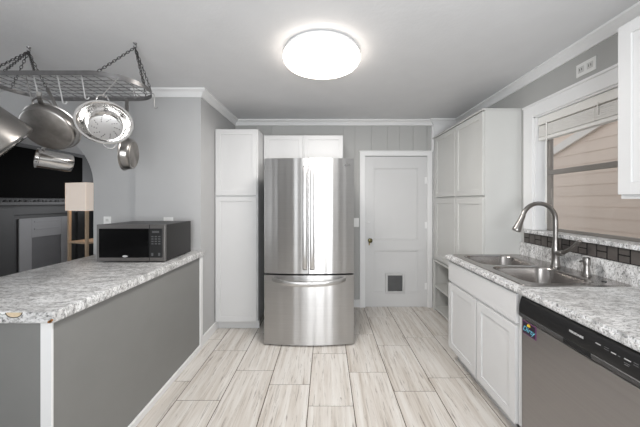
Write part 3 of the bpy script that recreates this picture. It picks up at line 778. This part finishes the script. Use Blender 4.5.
def P3(px, py, d): return Vector(((px-326)*d/FP, d, EYE-(py-201)*d/FP))
# big saute pan, base towards the camera
c = P3(46.5, 130, 1.58); ax = Vector((.2, -.8, -.57)).normalized(); Mx = axis_m(c, ax) @ Matrix.Scale(.88, 4)
pan = thing('saute_pan', 'big steel pan hanging with its stained flat base towards the camera', 'pan', c)
bm = NB(); lathe(bm, [(0,0),(.136,0),(.144,-.003),(.149,-.010),(.152,-.03),(.156,-.060),(.163,-.064),(.163,-.067),(.154,-.064),(.149,-.032),(.146,-.012),(.134,-.005),(0,-.005)], Mx, 56); link('body', bm, 'pot_steel', pan)
bm = NB(); lathe(bm, [(0,.0035),(.133,.0035),(.137,.001),(.137,-.001),(0,-.001)], Mx, 56)
link('base_disc', bm, 'pan_base', pan)
u = (Mx.to_3x3() @ Vector((0,1,0))); up = Vector((0,0,1)); up = (up-ax*up.dot(ax)).normalized(); sd_ = up.cross(ax)
def loop_handle(par, c, ax, up, rad, zoff, w_=.045, h_=.03, m='pot_steel', r=.004):
    s = up.cross(ax).normalized(); b0 = c+ax*zoff+up*rad; P = []
    for k in range(13):
        a = PI*k/12; P.append(b0+s*(w_*math.cos(a))+up*(h_*math.sin(a)-.004))
    bm = NB(); tube(bm, P, r, 8); link('handle', bm, m, par)
def rot_up(up, ax, deg): return Matrix.Rotation(math.radians(deg), 3, ax) @ up
loop_handle(pan, c, ax, up, .139, -.055, .045, .035)
hd = rot_up(up, ax, -70); 
bm = NB(); b0 = c-ax*.05
tube(bm, [b0+up*.136, b0+up*.16, b0+up*.20-ax*.02], .005, 8, flat=(.011,.003)); link('rivet_bracket', bm, 'pot_steel', pan)
# strainer bowl, mouth towards the camera
c = P3(105, 122, 1.50); ax = Vector((.57, -.76, .22)).normalized(); Mx = axis_m(c, ax) @ Matrix.Scale(.8, 4)
st_ = thing('strainer_bowl', 'shiny steel strainer bowl hanging with its mouth towards the camera', 'strainer', c)
bm = NB(); lathe(bm, [(.163,.0),(.166,.003),(.163,.006),(.152,.005),(.147,.0),(.142,-.015),(.126,-.055),(.104,-.088),(.092,-.094),(0,-.094),(0,-.0965),(.093,-.0965),(.106,-.091),(.129,-.056),(.145,-.015),(.152,.0),(.163,.0)], Mx, 64); bowl = link('body', bm, 'bright_steel', st_)
bm = NB()
R3 = Mx.to_3x3()
def perf(bm, r, a, z, rr, nrm):
    p = Mx @ Vector((r*math.cos(a), r*math.sin(a), z)); n = (R3 @ Vector(nrm)).normalized(); rr *= .8; lathe(bm, [(0,.0012),(rr,.0012),(rr,-.0005)], axis_m(p, n), 8)
for q in range(8):
    a0 = 2*PI*q/8
    for j in range(4):
        for i in range(-2, 3):
            if abs(i) <= 2-abs(j-1.5)*.9: 
                t = (j+1)/5; r = .140-t*.033; z = -.018-t*.066
                perf(bm, r, a0+i*.055, z, .0026, (-math.cos(a0), -math.sin(a0), .55))
for q in range(10):
    for i in range(3): perf(bm, .078-.013*i, 2*PI*q/10+.1*i, -.094, .003, (0,0,1))
pr = link('perforations', bm, 'dark_gap', bowl); pr['kind'] = 'stuff'
up = Vector((0,0,1)); up = (up-ax*up.dot(ax)).normalized()
loop_handle(st_, c, ax, rot_up(up, ax, 5), .128, .0, .030, .042, 'bright_steel', .0032)
loop_handle(st_, c, ax, rot_up(up, ax, 190), .128, .0, .030, .034, 'bright_steel', .0032)
# small skillet at right
c = P3(134, 154.5, 1.84); ax = Vector((.95, .30, -.06)).normalized(); Mx = axis_m(c, ax)
sk2 = thing('small_skillet', 'small steel skillet hanging edge-on at right end of the rack', 'pan', c)
bm = NB(); lathe(bm, [(0,0),(.092,0),(.100,-.004),(.105,-.014),(.109,-.044),(.117,-.050),(.118,-.053),(.107,-.047),(.102,-.016),(.09,-.007),(0,-.004)], Mx, 48); link('body', bm, 'pot_steel', sk2)
bm = NB(); lathe(bm, [(0,.003),(.086,.003),(.089,0)], Mx, 48); link('base_disc', bm, 'pan_base', sk2)
up = Vector((0,0,1)); up = (up-ax*up.dot(ax)).normalized()
bm = NB(); b0 = c-ax*.045
tube(bm, [b0+up*.10, b0+up*.125, b0+up*.2-ax*.01, b0+up*.30-ax*.015, b0+up*.375-ax*.02], [.008]*5, 8, flat=(.010,.004)); link('handle', bm, 'pot_steel', sk2)
# big stockpot at far left
ax = Vector((.46, .64, -.62)).normalized(); c = P3(-22, 143, 1.30); Mx = axis_m(c, ax) @ Matrix.Scale(1.2, 4)
pt = thing('stockpot', 'large steel stockpot hanging tilted at left edge of the frame', 'pot', c)
bm = NB(); lathe(bm, [(0,.07),(.150,.07),(.160,.064),(.163,.055),(.163,-.16),(.169,-.163),(.169,-.167),(.158,-.167),(.158,.05),(.15,.064),(0,.065)], Mx, 56); link('body', bm, 'pot_steel', pt)
bm = NB(); lathe(bm, [(0,.074),(.138,.074),(.142,.069)], Mx, 56); link('base_disc', bm, 'bright_steel', pt)
# small saucepan behind
c = P3(37, 158, 1.70); ax = Vector((-.55, -.83, .10)).normalized(); Mx = axis_m(c, ax)
sp_ = thing('small_saucepan', 'small steel saucepan hanging on its side below the big pan', 'pan', c)
bm = NB(); lathe(bm, [(.060,.004),(.064,.003),(.064,0),(.060,-.003),(.060,-.15),(.055,-.165),(.04,-.17),(0,-.17),(0,-.167),(.04,-.167),(.053,-.162),(.0575,-.15),(.0575,.0),(.060,.004)], Mx, 48); link('body', bm, 'bright_steel', sp_)
up = Vector((0,0,1)); up = (up-ax*up.dot(ax)).normalized()
bm = NB(); b0 = c-ax*.02; tube(bm, [b0+up*.06, b0+up*.09+Vector((.02,.0,.02)), b0+up*.30+Vector((.05,.03,.0)), Vector((-1.83, 1.74, RZ-.006))], .006, 8, flat=(.009,.003)); link('handle', bm, 'pot_steel', sp_)

# ------------------------------------------------------------------ living room
def P(px, d, X=None): return (px-326)*d/FP
fp = thing('fireplace', 'dark grey fireplace mantel with pale grey surround in the living room', 'fireplace', (-5.35, 5.1, 0))
pbox('mantel_body', 'mantel_dark', fp, -5.498, -5.42, 3.9, 6.15, 0, 1.30, bev=.003)
pbox('pilaster', 'mantel_dark', fp, -5.42, -5.37, 4.30, 4.56, 0, 1.26, bev=.004)
pbox('pilaster', 'mantel_dark', fp, -5.42, -5.37, 5.74, 6.0, 0, 1.26, bev=.004)
pbox('frieze', 'mantel_dark', fp, -5.42, -5.38, 4.3, 6.0, 1.13, 1.30, bev=.003)
pbox('mantel_shelf', 'mantel_dark', fp, -5.498, -5.27, 4.1, 6.2, 1.30, 1.36, bev=.006)
bm = NB(); bx(bm, -5.419, -5.395, 4.66, 4.86, 0, 1.06, .003); bx(bm, -5.419, -5.395, 5.40, 5.60, 0, 1.06, .003); bx(bm, -5.419, -5.3955, 4.86, 5.40, .70, 1.06, .003)
bx(bm, -5.397, -5.388, 4.90, 5.35, .84, .87, .002); bx(bm, -5.397, -5.388, 4.90, 5.35, .98, 1.0, .002)
link('surround', bm, 'surround_grey', fp)
pbox('firebox', 'firebox', fp, -5.4195, -5.415, 4.86, 5.40, 0, .70)
tv = thing('television', 'large black television on the wall above the mantel', 'television', (-5.4, 5.05, 1.44))
pbox('screen', 'tv_black', tv, -5.45, -5.40, 4.05, 5.88, 1.43, 2.33, bev=.004)
pbox('wall_bracket', 'black_plastic', tv, -5.499, -5.45, 4.8, 5.3, 1.7, 2.0)
bm = NB()
for k in range(26):
    y = 4.2+k*.075+.02*random.random(); r = .02+.02*random.random()
    lathe(bm, [(0,1.36),(r,1.363),(r*.8,1.37+r*.5),(0,1.375+r*.7)], Matrix.Translation((-5.38+.04*random.random(),y,0)), 8)
g_ = tag(link('mantel_garland', bm, 'curtain_grey'), 'dark leafy garland lying along the mantel shelf under the television', 'garland'); g_['kind'] = 'stuff'
# shelf floor lamp
d = 3.30; lx0, lx1 = P(66.5, d), P(93.5, d)
lp = thing('floor_lamp', 'wooden shelf floor lamp with square white fabric shade', 'lamp', (-3.08, 3.43, 0))
cx, cy = -3.02, 3.42; h = .163
rotz = Matrix.Translation((cx, cy, 0)) @ Matrix.Rotation(math.radians(-16), 4, 'Z')
for sx in (-1, 1):
    for sy in (-1, 1):
        bm = NB(); bx(bm, sx*h*.94-.014, sx*h*.94+.014, sy*h*.94-.014, sy*h*.94+.014, 0, 1.60, .002); bm.transform(rotz); link('post', bm, 'wood_pale', lp)
for z in (.15, .50, .85):
    bm = NB(); bx(bm, -h, h, -h, h, z, z+.022, .002); bm.transform(rotz); link('shelf', bm, 'wood_pale', lp)
bm = NB(); s = h+.018
for q in ((-s, s, -s, -s+.004), (-s, s, s-.004, s), (-s, -s+.004, -s, s), (s-.004, s, -s, s)): bx(bm, q[0], q[1], q[2], q[3], 1.255, 1.60)
bm.transform(rotz); link('lamp_shade', bm, 'lamp_shade', lp, smooth=False)
bm = NB(); lathe(bm, [(0,1.37),(.03,1.38),(.032,1.41),(.015,1.45),(0,1.455)], Matrix.Translation((cx+.02, cy-.02, 0)), 16); link('bulb', bm, 'bulb', lp)
lt = bpy.data.lights.new('lamp_bulb_light', 'POINT'); lt.energy = 1.5; lt.color = (1,.78,.58); lt.shadow_soft_size = .04
lo = bpy.data.objects.new('lamp_bulb_light', lt); C.objects.link(lo); lo.location = (cx, cy, 1.43)
# dark bookcase in the far room
bk = thing('bookcase', 'dark bookcase behind the floor lamp in the living room', 'bookcase', (-4.75, 6.2, 0))
bm = NB(); Y0, Y1, X0, X1 = 6.2, 6.5, -5.25, -4.25
bx(bm, X0, X1, Y1-.02, Y1, 0, 1.30); bx(bm, X0, X0+.03, Y0, Y1, 0, 1.30); bx(bm, X1-.03, X1, Y0, Y1, 0, 1.30)
link('carcass', bm, 'bookcase_dark', bk)
for z in (.03, .42, .74, 1.02, 1.28): pbox('shelf', 'mantel_dark', bk, X0+.03, X1-.03, Y0, Y1-.02, z, z+.025)
for (x, lab) in ((-4.98, 'pale round vase on left side of the dark bookcase shelf'), (-4.52, 'pale round vase on right side of the dark bookcase shelf')):
    bm = NB(); lathe(bm, [(0,.765),(.05,.765),(.075,.80),(.07,.86),(.04,.90),(.045,.92),(0,.92)], Matrix.Translation((x, 6.32, 0)), 20); tag(link('vase', bm, 'pale_thing'), lab, 'vase')
# far window
wf = bpy.data.objects.new('window_2', None); C.objects.link(wf); wf['kind'] = 'structure'; wf.location = (-4.95, 7.49, 1.55); ORG['window_2'] = Vector((-4.95,7.49,1.55))
wx0, wx1 = -5.20, -4.60
struct_b = NB(); 
for q in ((wx0, wx0+.04, 1.5, 2.2), (wx1-.04, wx1, 1.5, 2.2), (wx0, wx1, 1.5, 1.54), (wx0, wx1, 2.16, 2.2), ((wx0+wx1)/2-.02, (wx0+wx1)/2+.02, 1.5, 2.2)): bx(struct_b, q[0], q[1], 7.46, 7.50, q[2], q[3])
link('window_frame', struct_b, 'trim_white', wf)
pbox('pane', 'window_far', wf, wx0+.04, wx1-.04, 7.49, 7.497, 1.54, 2.16)
